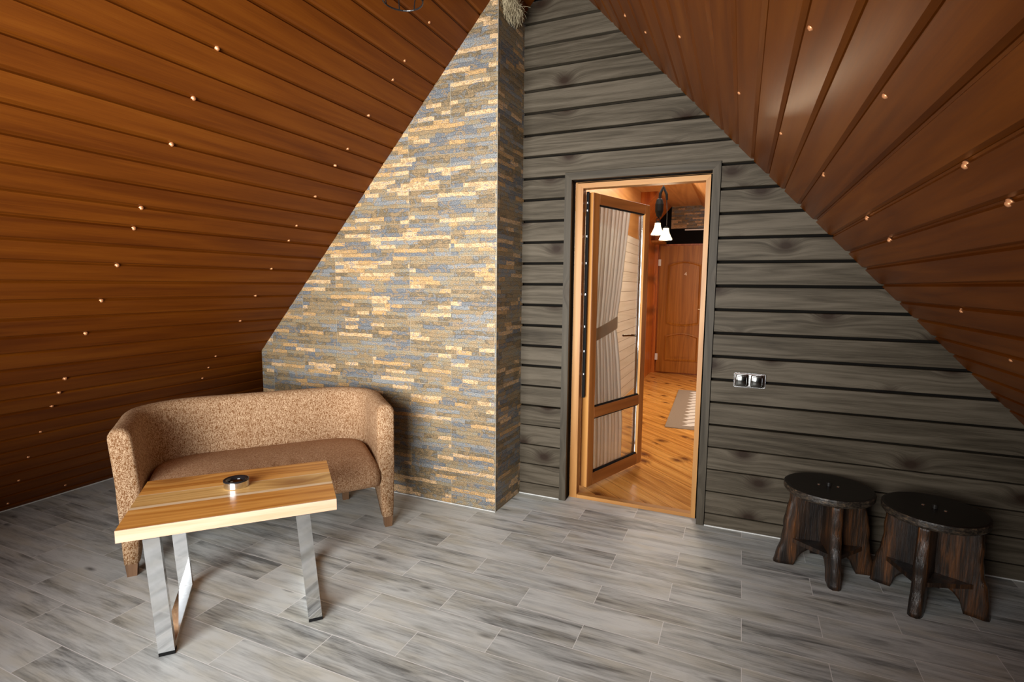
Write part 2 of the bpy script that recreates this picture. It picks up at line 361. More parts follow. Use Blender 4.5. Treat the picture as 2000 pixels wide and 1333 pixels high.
def mat_glass():
    N = NT('window_glass'); t = N.t; t.nodes.remove(N.p)
    tr = N.n('ShaderNodeBsdfTransparent'); gl = N.n('ShaderNodeBsdfGlossy'); gl.inputs['Roughness'].default_value = 0.02
    tr.inputs[0].default_value = (0.95, 0.97, 0.97, 1)
    lw = N.n('ShaderNodeLayerWeight'); lw.inputs[0].default_value = 0.12
    mx = N.n('ShaderNodeMixShader'); f = N.math('ADD', N.math('MULTIPLY', lw.outputs['Fresnel'], 0.8), 0.02)
    t.links.new(f, mx.inputs[0]); t.links.new(tr.outputs[0], mx.inputs[1]); t.links.new(gl.outputs[0], mx.inputs[2]); t.links.new(mx.outputs[0], N.out.inputs[0])
    return N.m
M['glass'] = mat_glass()
def mat_curtain(name, col, op):
    N = NT(name); t = N.t
    v, x, y, z = N.obj()
    n = N.noise(N.comb(N.math('MULTIPLY', x, 90), 0.0, N.math('MULTIPLY', z, 3)), 1.0, 2)
    c = N.mix(n, tuple(k*0.85 for k in col), col)
    df = N.n('ShaderNodeBsdfDiffuse'); N.put(df.inputs[0], c); tl = N.n('ShaderNodeBsdfTranslucent'); N.put(tl.inputs[0], c)
    a = N.n('ShaderNodeMixShader'); a.inputs[0].default_value = 0.5
    t.links.new(df.outputs[0], a.inputs[1]); t.links.new(tl.outputs[0], a.inputs[2])
    tr = N.n('ShaderNodeBsdfTransparent'); b = N.n('ShaderNodeMixShader'); b.inputs[0].default_value = op
    t.links.new(tr.outputs[0], b.inputs[1]); t.links.new(a.outputs[0], b.inputs[2]); t.links.new(b.outputs[0], N.out.inputs[0])
    return N.m
M['curtain'] = mat_curtain('sheer_white_curtain', (0.95, 0.96, 0.95), 0.93)
M['tieback'] = mat_curtain('beige_tieback', (0.85, 0.80, 0.70), 0.98)
def mat_shade():
    N = NT('frosted_lit_glass'); N.p.inputs['Emission Color'].default_value = (1.0, 0.78, 0.48, 1); N.p.inputs['Emission Strength'].default_value = 1.3
    return N.fin((0.9, 0.85, 0.75), 0.4)
M['shade'] = mat_shade()
def mat_rug():
    N = NT('woven_rug'); v, x, y, z = N.obj()
    f = N.noise(N.comb(N.math('MULTIPLY', x, 60), N.math('MULTIPLY', y, 200), 0.0), 1.0, 2)
    base = N.mix(f, (0.22, 0.17, 0.12), (0.36, 0.30, 0.23))
    zz = N.math('MULTIPLY', N.math('ABSOLUTE', N.math('SUBTRACT', N.math('FRACT', N.math('DIVIDE', y, 0.17)), 0.5)), 2.0)
    # white toothed motifs from x = 0.18 inward
    u = N.math('SUBTRACT', x, 0.15)
    m1 = N.math('GREATER_THAN', u, N.math('MULTIPLY', zz, 0.07))
    m2 = N.math('GREATER_THAN', N.math('ABSOLUTE', N.math('SUBTRACT', N.math('FRACT', N.math('ADD', N.math('DIVIDE', y, 0.17), N.math('MULTIPLY', N.math('SINE', N.math('MULTIPLY', u, 30.0)), 0.18))), 0.5)), 0.10)
    my = N.math('MULTIPLY', N.math('GREATER_THAN', y, 0.10), N.math('LESS_THAN', y, 2.02))
    col = N.mix(N.math('MULTIPLY', N.math('MULTIPLY', m1, m2), my), base, (0.72, 0.69, 0.62))
    N.bump(f, 0.5, 0.003)
    return N.fin(col, 0.9, 0, 0.1)
M['rug'] = mat_rug()
M['digit'] = plain('pale_number_sign', (0.85, 0.70, 0.50), 0.4)

# ================================================================ SETTING
# floor
bm = bmesh.new(); B(bm, -4.40, 2.2, -4.5, 0.075, -0.08, 0.0); struct('floor', bm, M['floor'])
# sloped sides of the A-frame, clad in grooved boards that run with the depth
def slope(name, x_foot, sx, tan, L, y0, y1, pitch, off, mat):
    k = math.hypot(1, tan); dx, dz = sx/k, tan/k
    Xa = Vector((dx, 0, dz)); Ya = Vector((0, 1 if sx > 0 else -1, 0)); Za = Xa.cross(Ya)
    ya, yb = (y0, y1) if sx > 0 else (-y1, -y0)
    bm = bmesh.new(); prof = [(-0.1, 0.0)]
    n0 = math.ceil((-0.1-off)/pitch); n = n0
    while off+n*pitch < L-0.03:
        s = off+n*pitch
        if s > -0.07: prof += [(s-0.002, 0.0), (s, 0.014), (s+0.005, 0.014), (s+0.009, 0.0075), (s+0.022, 0.0)]
        n += 1
    prof.append((L, 0.0))
    top = [bm.verts.new((s, ya, z)) for s, z in prof]; bot = [bm.verts.new((s, yb, z)) for s, z in prof]
    for i in range(len(prof)-1): bm.faces.new((top[i], top[i+1], bot[i+1], bot[i]))
    # body of the roof behind the boards
    B(bm, -0.1, L, ya, yb, 0.012, 0.11)
    o = struct(name, bm, mat, recalc=False)
    m = Matrix(((Xa.x, Ya.x, Za.x, x_foot), (Xa.y, Ya.y, Za.y, 0), (Xa.z, Ya.z, Za.z, 0), (0, 0, 0, 1)))
    o.matrix_world = m
    return o, (1 if sx > 0 else -1)
RX = -1.172; RZ = 3.465
TL, TR = 1.115, 1.066; XL = -4.28; XR = 2.213/TR
LL = (RX-XL)*math.hypot(1, TL); LR = (XR-RX)*math.hypot(1, TR)
wl, _ = slope('wall_left', XL, 1, TL, LL, -4.5, 0.0, PITCH_S, 3.05, M['slope_l'])
wr, _ = slope('wall_right', XR, -1, TR, LR, -4.5, 0.0, 0.12, 2.637, M['slope_r'])
# copper-toned screw heads along the rafters (parts of the two slopes)
def screw_mesh():
    bm = bmesh.new(); lathe(bm, [(0, -0.008), (0.005, -0.0072), (0.0078, -0.004), (0.0082, 0.0), (0.011, 0.0005), (0.011, 0.004), (0.0, 0.004)], 12)
    bmesh.ops.recalc_face_normals(bm, faces=bm.faces)
    me = bpy.data.meshes.new('screw'); bm.to_mesh(me); bm.free(); me.materials.append(M['copper'])
    for p in me.polygons: p.use_smooth = True
    return me
sme = screw_mesh(); s0 = bpy.data.objects.new('screw', sme)
LSC = [(3.293, -1.71), (3.049, -1.71), (2.807, -1.71), (2.443, -1.71), (2.319, -1.70), (2.081, -1.695), (1.838, -1.69), (1.598, -1.69), (1.242, -1.684), (1.126, -1.68),
       (1.013, -1.685), (0.784, -1.68), (0.547, -1.68), (0.311, -1.67), (0.071, -1.668), (0.09, -1.361), (3.917, -0.712), (3.675, -0.718), (3.552, -0.718), (3.305, -0.732),
       (3.067, -0.735), (2.939, -0.749), (2.702, -0.757), (2.467, -0.765), (2.345, -0.754), (2.102, -0.754), (1.857, -0.748), (1.619, -0.747), (1.269, -0.772), (1.152, -0.774), (1.037, -0.77)]
RSC = [(3.46, -0.926), (3.103, -0.928), (2.864, -0.921), (2.628, -0.903), (2.392, -0.872), (2.274, -0.865), (2.858, -1.873), (2.622, -1.864), (2.390, -1.865), (2.272, -1.867), (1.905, -0.844), (1.658, -0.823), (3.782, -0.496), (3.959, -0.433)]
for par, L_, sg in ((wl, LSC, 1), (wr, RSC, -1)):
    for s, y in L_:
        c = s0.copy(); COL.objects.link(c); c.parent = par; c.location = (s+0.004, y*sg, 0.003)
# dark plank wall with the doorway
def slope_x(z): return (2.213-z)/TR
def left_x(z): return XL+z/TL
DX0, DX1, DZ1 = -1.085, -0.143, 2.198
bm = bmesh.new()
for i in range(-9, 17):
    hg = lambda q: 0.0085 if q <= 9 else (0.006 if q <= 11 else 0.0035)
    zt = 2.181-0.14*i-hg(i); zb = 2.181-0.14*(i+1)+hg(i+1)
    if i == 16: continue
    if zb < 0: zb = 0.0
    if zt <= 0: continue
    segs = []
    if i == -9: xl = -1.07
    else: xl = -1.42
    if zb < DZ1 and zt > DZ1:   # plank notched over the casing
        zb2 = DZ1
        segs = [(xl, DX0-0.0035, zb, zt), (DX0-0.0035, DX1+0.0035, zb2+0.0035, zt), (DX1+0.0035, None, zb, zt)]
    elif zt <= DZ1: segs = [(xl, DX0-0.0035, zb, zt), (DX1+0.0035, None, zb, zt)]
    else: segs = [(xl, None, zb, zt)]
    for (a, b, z0, z1) in segs:
        if z1-z0 < 0.004: continue
        if b is None:
            b0, b1 = slope_x(z0)+0.05, slope_x(z1)+0.05
        else: b0 = b1 = b
        if b1 <= a+0.02: 
            if b0 <= a+0.02: continue
            b1 = a+0.021
        c = 0.0025
        # section: chamfered plank 0..0.02 deep
        secs = [(z0, c), (z0+c, 0), (z1-c, 0), (z1, c), (z1, 0.045), (z0, 0.045)]
        va = [bm.verts.new((a, y, z)) for z, y in secs]
        vb = [bm.verts.new((b0+(b1-b0)*(z-z0)/(z1-z0), y, z)) for z, y in secs]
        n = len(secs)
        bm.faces.new(va); bm.faces.new(vb[::-1])
        for k in range(n): bm.faces.new((va[k], vb[k], vb[(k+1) % n], va[(k+1) % n]))
# backing behind the planks
def backing(x0, x1fn, z0, z1):
    prism(bm, [(x0, z0), (x1fn(z0), z0), (x1fn(z1), z1), (x0, z1)], lambda a, b: (a, 0.044, b), lambda a, b: (a, 0.10, b), 1)
backing(-1.42, lambda z: -1.045, 0.0, 2.15)
backing(-0.180, lambda z: slope_x(z)+0.05, 0.0, 2.15)
prism(bm, [(-4.3, 0), (-1.42, 0), (-1.42, 3.2), (left_x(3.2), 3.2)], lambda a, b: (a, 0.044, b), lambda a, b: (a, 0.10, b), 1)
prism(bm, [(left_x(2.15)-.02, 2.15), (slope_x(2.15)+.05, 2.15), (RX+.03, RZ+.02), (RX-.03, RZ+.02)], lambda a, b: (a, 0.0445, b), lambda a, b: (a, 0.10, b), 1)
struct('wall_back', bm, [M['wall'], M['black']])
# gable wall behind the camera, with one wide window opening for the daylight
bm = bmesh.new()
def gab(x0, x1, z0, z1): B(bm, x0, x1, -4.50, -4.40, z0, z1)
gab(-4.4, -2.33, 0, 1.4); gab(-2.33, -0.27, 0, 0.4); gab(-0.27, 2.2, 0, 1.2); gab(-0.27, 1.0, 1.2, 2.4); gab(-2.33, -0.27, 2.4, 3.5); gab(-3.4, -2.33, 1.4, 2.4)
struct('wall_front', bm, M['wall'])
# stone-tiled chimney breast (a fixed part of the room)
CY = -0.373
bm = bmesh.new()
pf = [(-3.433, 0.0), (-1.399, 0.0), (-1.399, TL*(-1.399-XL)+0.003), (-3.433, TL*(-3.433-XL)+0.003)]
def back_x(a): return a if a < -2 else -1.384
a = [bm.verts.new((x, CY, z)) for x, z in pf]; b = [bm.verts.new((back_x(x), 0.02, z)) for x, z in pf]
bm.faces.new(a).material_index = 0; bm.faces.new(b[::-1]).material_index = 0
for i in range(4):
    f = bm.faces.new((a[i], b[i], b[(i+1) % 4], a[(i+1) % 4])); f.material_index = 1 if i in (1, 3) else 0
struct('wall_chimney', bm, [M['stone'], M['stone_side']])
# white joint filler along the wall feet, corner bead
bm = bmesh.new(); B(bm, -3.43, -1.40, CY-0.005, CY+0.002, 0.0, 0.005); struct('trim_1', bm, M['grout'])
bm = bmesh.new(); B(bm, -1.385, -1.09, -0.006, 0.0, 0.0, 0.005); B(bm, -0.14, 2.05, -0.006, 0.0, 0.0, 0.005); struct('trim_2', bm, M['grout'])
bm = bmesh.new(); B(bm, -4.275, -4.266, -4.4, -0.01, 0.0, 0.004); struct('trim_3', bm, M['grout'])
bm = bmesh.new(); B(bm, -1.4015, -1.3985, CY-0.0012, CY+0.002, 0.0, 3.2); struct('trim_4', bm, M['bead'])
# ---------------------------------------------------------------- doorway and casing
bm = bmesh.new()
cw = 0.045
def fr(y0, y1, xa, xb, z1, w, mv, mh, z0=0.0):
    prism(bm, [(xa, z0), (xa+w, z0), (xa+w, z1-w), (xa, z1)], lambda a, b: (a, y0, b), lambda a, b: (a, y1, b), mv)
    prism(bm, [(xb-w, z0), (xb, z0), (xb, z1), (xb-w, z1-w)], lambda a, b: (a, y0, b), lambda a, b: (a, y1, b), mv)
    prism(bm, [(xa, z1), (xa+w, z1-w), (xb-w, z1-w), (xb, z1)], lambda a, b: (a, y0, b), lambda a, b: (a, y1, b), mh)
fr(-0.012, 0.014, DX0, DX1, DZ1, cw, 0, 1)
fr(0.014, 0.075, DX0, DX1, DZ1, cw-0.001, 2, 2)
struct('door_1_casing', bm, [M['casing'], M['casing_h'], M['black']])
bpy.data.objects['door_1_casing'].name = 'trim_5'
bm = bmesh.new()
fr(0.075, 0.145, -1.036, -0.188, 2.155, 0.012, 0, 1)
fr(0.075, 0.145, -1.024, -0.190, 2.149, 0.038, 0, 1, 0.0)
B(bm, -0.9855, -0.2285, 0.077, 0.125, 0.0, 0.024, 1)
struct('trim_6', bm, [M['pine'], M['pine_h']])
# ---------------------------------------------------------------- the open glazed door leaf
LA = math.atan2(0.723, 0.258); TH = 0.055
d1 = bpy.data.objects.new('door_1', None); COL.objects.link(d1); d1['kind'] = 'structure'; d1.empty_display_size = .1
d1.location = (-0.942, 0.187, 0.0); d1.rotation_euler = (0, 0, LA)
# local: x along leaf, -y faces the camera, body from y=0 to TH
LW, Z0, Z1 = 0.767, 0.042, 2.10
st = 0.072
link('side_stile', box(0.0, st, 0.0, TH-0.008, Z0, Z1, 0.003), M['leaf'], d1)
link('side_stile', box(LW-st, LW, 0.0, TH-0.008, Z0, Z1, 0.003), M['leaf'], d1)
link('top_rail', box(st, LW-st, 0.0, TH-0.008, Z1-st, Z1, 0.003), M['leaf_h'], d1)
link('middle_rail', box(st, LW-st, 0.0, TH-0.008, 0.535, 0.613, 0.003), M['leaf_h'], d1)
link('bottom_rail', box(st, LW-st, 0.0, TH-0.008, Z0, Z0+0.088, 0.003), M['leaf_h'], d1)
link('hinge_edge', box(-0.006, 0.0, 0.001, TH+0.006, Z0, Z1, 0.002), M['leaf_edge'], d1)
for (z0, z1) in ((0.613, Z1-st), (Z0+0.088, 0.535)):
    g = link('glass_pane', box(st-0.002, LW-st+0.002, 0.026, 0.030, z0-0.002, z1+0.002), M['glass'], d1)
    bm = bmesh.new()
    B(bm, st, st+0.006, 0.006, 0.026, z0, z1); B(bm, st, LW-st, 0.006, 0.026, z1-0.008, z1); B(bm, st, LW-st, 0.006, 0.026, z0, z0+0.007)
    link('seal', bm, M['rubber'], g)
    bm = bmesh.new(); B(bm, LW-st-0.016, LW-st-0.001, 0.012, 0.0255, z0+0.007, z1-0.008, 0, 0.003)
    link('spacer', bm, M['chrome'], g)
    bm = bmesh.new(); B(bm, LW-st-0.001, LW-st, -0.001, 0.02, z0, z1); link('pale_bead', bm, M['leaf_edge'], d1)
h = link('door_handle', box(0.716, 0.744, TH-0.008, TH, 0.98, 1.16, 0.003), M['blackgloss'], d1)
bm = bmesh.new(); tube(bm, [(0.73, TH, 1.08), (0.73, TH+0.05, 1.08), (0.715, TH+0.055, 1.08), (0.61, TH+0.055, 1.085)], 0.009); link('lever', bm, M['blackgloss'], h)
bm = bmesh.new()   # black perimeter seal and lock hardware seen in the gap at the hinge side
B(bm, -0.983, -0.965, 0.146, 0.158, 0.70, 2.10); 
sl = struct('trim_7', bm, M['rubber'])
for k, z in enumerate((2.02, 1.97, 1.80, 1.62, 1.41, 1.19, 1.02, 0.86)):
    link('bolt', box(-0.977, -0.971, 0.142, 0.146, z, z+0.012), M['steel'], sl)
# curtain hung on the far side of the leaf, gathered by a beige tieback
def curtain():
    root = thing('curtain', 'sheer white curtain behind the glass of the open door, gathered by a beige band', 'curtain', d1.location, LA)
    bm = bmesh.new(); nx, nz = 120, 70; zt, zb = 2.06, 0.10; tz = 1.17
    grid = []
    def edge(z):
        if z > tz: t = (z-tz)/(zt-tz); return 0.445+0.165*t**0.8
        t = (tz-z)/(tz-zb); return 0.445+0.14*min(1, t*1.4)**0.7
    for j in range(nz+1):
        z = zt+(zb-zt)*j/nz; row = []
        for i in range(nx+1):
            u = i/nx; e = edge(z)
            amp = 0.009*(0.5+0.5*min(1, abs(z-tz)/0.3))
            x = 0.045+u*(e-0.045)
            y = TH+0.026+amp*math.sin(u*2*PI*11+0.6*math.sin(z*2.1))+0.004*math.sin(u*47+z*3)
            row.append(bm.verts.new((x, y, z)))
        grid.append(row)
    for j in range(nz):
        for i in range(nx): bm.faces.new((grid[j][i], grid[j][i+1], grid[j+1][i+1], grid[j+1][i]))
    link('drape', bm, M['curtain'], root, smooth=True)
    bm = bmesh.new(); A = []; 
    for i in range(25):
        u = i/24; x = 0.04+u*0.412; zc = 1.10+0.10*u**1.3; hh = 0.045
        A.append([bm.verts.new((x, TH+0.012, zc+hh)), bm.verts.new((x, TH+0.010, zc-hh)), bm.verts.new((x, TH+0.013, zc-hh)), bm.verts.new((x, TH+0.015, zc+hh))])
    for p, q in zip(A, A[1:]):
        for k in range(4): bm.faces.new((p[k], q[k], q[(k+1) % 4], p[(k+1) % 4]))
    tag(link('tieback', bm, M['tieback'], root, smooth=False), 'beige band')
    bm = bmesh.new(); tube(bm, [(0.03, TH+0.024, 2.063), (0.70, TH+0.024, 2.063)], 0.005); link('rod', bm, M['white'], root)
curtain()
# ---------------------------------------------------------------- the hall beyond the doorway
bm = bmesh.new(); prism(bm, [(-1.5, 0.145), (2.0, 0.145), (2.0, 5.9), (-1.5, 5.9)], lambda a, b: (a, b, -0.06), lambda a, b: (a, b, 0.008))
HA = math.radians(90+46.6); bmesh.ops.transform(bm, matrix=Matrix.Rotation(-HA, 4, 'Z'), verts=bm.verts)
struct('floor_hall', bm, M['hallfloor'], rot=(0, 0, HA))
bm = bmesh.new(); B(bm, -1.46, -1.36, 0.10, 4.28, 0.0, 3.0, 0); B(bm, -1.46, -1.36, 4.28, 5.9, 0.0, 3.0, 1); B(bm, -1.362, -1.357, 0.10, 4.28, 2.12, 2.8, 2); prism(bm, [(-1.36, 2.50), (-1.36, 2.9), (-1.10, 2.9), (-1.12, 2.78)], lambda a, b: (a, 4.28, b), lambda a, b: (a, 5.9, b), 1); struct('wall_hall_left', bm, [M['halllight'], M['hallred'], M['hallceil']])
bm = bmesh.new(); B(bm, -1.46, -0.60, 0.10, 5.9, 2.78, 2.86); struct('ceiling_hall', bm, M['hallceil'])
bm = bmesh.new()
prism(bm, [(-0.655, 2.78), (2.0, 2.78-2.655*TR), (2.0, 3.0-2.655*TR), (-0.655, 3.0)], lambda a, b: (a, 0.10, b), lambda a, b: (a, 5.9, b)); struct('wall_hall_right', bm, M['hallceil'])
bm = bmesh.new()
B(bm, -1.46, -1.30, 5.77, 5.9, 0.0, 3.0, 2); B(bm, -1.30, -1.12, 5.80, 5.9, 2.17, 3.0, 1)
B(bm, -1.30, 2.0, 5.81, 5.9, 0.0, 2.17, 2); B(bm, -1.14, 2.0, 5.82, 5.9, 2.17, 2.42, 1); B(bm, -1.14, 2.0, 5.82, 5.9, 2.42, 3.0, 0)  # black slab stands in for the darkness of the loft opening
struct('wall_hall_back', bm, [M['hallstone'], M['black'], M['hallred']])
bm = bmesh.new(); B(bm, -0.90, -0.42, 5.79, 5.819, 2.385, 2.405, 0, 0.002); struct('trim_8', bm, M['white'])
bm = bmesh.new(); B(bm, -1.36, -1.18, 5.3, 5.8, 2.165, 2.20, 0, 0.004); struct('trim_9', bm, M['halldoor'])
# brown panelled hall door
d2 = bpy.data.objects.new('door_2', None); COL.objects.link(d2); d2['kind'] = 'structure'; d2.empty_display_size = .1; d2.location = (-1.275, 5.77, 0.03)
DW, DH = 0.80, 2.11
def arch(x0, x1, z0, z1, rise_t, rise_b, n=14):
    p = [(x0+(x1-x0)*k/n, z0+rise_b*math.sin(PI*k/n)) for k in range(n+1)]
    p += [(x1+(x0-x1)*k/n, z1+rise_t*math.sin(PI*k/n)) for k in range(n+1)]
    return p
link('door_slab', box(0, DW, 0.0, 0.03, 0, DH, 0.002), M['halldoor'], d2)
for (z0, z1, rt, rb) in ((0.82, 1.80, 0.055, -0.035), (0.20, 0.62, 0.05, 0.0)):
    x0, x1 = 0.135, DW-0.135
    P = arch(x0, x1, z0, z1, rt, rb); Q = arch(x0+0.035, x1-0.035, z0+0.035, z1-0.03, rt, rb)
    bm = bmesh.new()   # moulding ring
    n = len(P)
    v = [[bm.verts.new((a, y, b)) for a, b in R] for R, y in ((P, 0.001), (P, -0.012), (arch(x0+0.018, x1-0.018, z0+0.018, z1-0.016, rt, rb), -0.016), (Q, 0.0005))]
    for r1, r2 in zip(v, v[1:]):
        for k in range(n): bm.faces.new((r1[k], r1[(k+1) % n], r2[(k+1) % n], r2[k]))
    link('moulding', bm, M['halldoor'], d2, smooth=False)
    bm = bmesh.new(); prism(bm, arch(x0+0.075, x1-0.075, z0+0.07, z1-0.06, rt, rb), lambda a, b: (a, -0.008, b), lambda a, b: (a, 0.001, b)); link('raised_panel', bm, M['halldoor'], d2)
for z in (0.20, 1.78): link('hinge', box(-0.022, 0.022, -0.02, 0.0, z, z+0.11, 0.004), M['white'], d2)
h = link('door_handle', box(DW-0.075, DW-0.035, -0.008, 0.0, 0.92, 1.14, 0.004), M['brass'], d2)
bm = bmesh.new(); tube(bm, [(DW-0.055, 0, 1.07), (DW-0.055, -0.05, 1.07), (DW-0.16, -0.05, 1.075)], 0.008); link('lever', bm, M['brass'], h)
# the small pale figure 4 on the hall door
tc = bpy.data.curves.new('door_number', 'FONT'); tc.body = '4'; tc.size = 0.085; tc.extrude = 0.003
to = bpy.data.objects.new('door_number', tc); COL.objects.link(to); tc.materials.append(M['digit']); to.parent = d2; to.location = (0.40, -0.013, 1.62); to.rotation_euler = (PI/2, 0, 0)
# rug
bm = bmesh.new(); B(bm, 0, 0.75, 0, 2.12, 0, 0.010, 0, 0.003)
tag(link('rug', bm, M['rug'], loc=(-0.665, 2.22, 0.009), rot=(0, 0, math.radians(2.2))), 'woven taupe rug with white toothed motifs on the orange hall floor', 'rug')
# hall lamp: black pulley block with two frosted shades
def hall_lamp():
    root = thing('pulley_lamp', 'black pulley-block pendant lamp with two lit frosted shades, hanging in the hall', 'lamp', (-0.81, 2.5, 2.78))
    bm = bmesh.new(); lathe(bm, [(0, 0), (0.05, 0), (0.05, -0.02), (0.0, -0.03)], 20); link('canopy', bm, M['blackiron'], root)
    bm = bmesh.new(); tube(bm, [(0, 0, -0.02), (0.0, 0, -0.30)], 0.006); link('suspension_rope', bm, M['rope'], root)
    bm = bmesh.new()
    tube(bm, [(0, 0, -0.26), (-0.03, 0, -0.33), (-0.035, 0, -0.40)], [0.010, 0.016, 0.014]); tube(bm, [(0, 0, -0.26), (0.035, 0, -0.34), (0.04, 0, -0.40)], [0.010, 0.014, 0.012])
    link('hook', bm, M['blackiron'], root)
    bm = bmesh.new(); lathe(bm, [(0, -0.37), (0.030, -0.39), (0.044, -0.44), (0.043, -0.51), (0.026, -0.565), (0, -0.585)], 18); link('pulley_block', bm, M['blackiron'], root, loc=(-0.035, 0, 0))
    bm = bmesh.new(); tube(bm, [(-0.045+0.018*math.cos(a_), 0, -0.60+0.018*math.sin(a_)) for a_ in [2*PI*k/20 for k in range(20)]], 0.004, closed=True); link('ring', bm, M['blackiron'], root)
    bm = bmesh.new(); tube(bm, [(0.035, 0.02, -0.40), (0.045, 0.02, -0.52), (0.045, 0.02, -0.66)], 0.004); link('cord', bm, M['rope'], root)
    for (x, y, z) in ((-0.045, 0.0, -0.635), (0.04, 0.02, -0.69)):
        bm = bmesh.new(); seg = 24; prof = [(0.030, 0.0), (0.031, -0.02), (0.037, -0.05), (0.052, -0.085), (0.066, -0.11), (0.068, -0.122), (0.064, -0.122), (0.048, -0.085), (0.033, -0.05), (0.027, -0.02), (0.026, 0.0), (0.030, 0.0)]
        lathe(bm, prof, seg, (x, y, z)); s = link('lamp_shade', bm, M['shade'], root, smooth=True)
        bm = bmesh.new(); lathe(bm, [(0, 0.02), (0.016, 0.02), (0.024, 0.0), (0.024, -0.01), (0, -0.01)], 14, (x, y, z)); link('lamp_holder', bm, M['blackiron'], root)
        bm = bmesh.new(); lathe(bm, [(0, -0.012), (0.012, -0.03), (0.024, -0.06), (0.018, -0.085), (0, -0.095)], 14, (x, y, z)); link('bulb', bm, M['shade'], s)
        d = bpy.data.lights.new('bulb_light', 'POINT'); d.energy = 10; d.color = (1.0, 0.78, 0.52); d.shadow_soft_size = 0.06
        lo = bpy.data.objects.new('bulb_light', d); COL.objects.link(lo); lo.location = (-0.81+x, 2.5+y, 2.78+z-0.17)
hall_lamp()
# added unseen area light, stands in for daylight in the hall; no window built
area('hall_fill_right', (0.55, 4.3, 1.0), (math.radians(90), 0, math.radians(110)), 1.2, 1.0, 22, (1.0, 0.90, 0.78))
area('hall_fill_above', (-0.85, 2.3, 2.74), (0, 0, 0), 0.4, 2.4, 40, (1.0, 0.94, 0.86))  # added unseen light overhead, brightens the curtain, left wall and hall floor

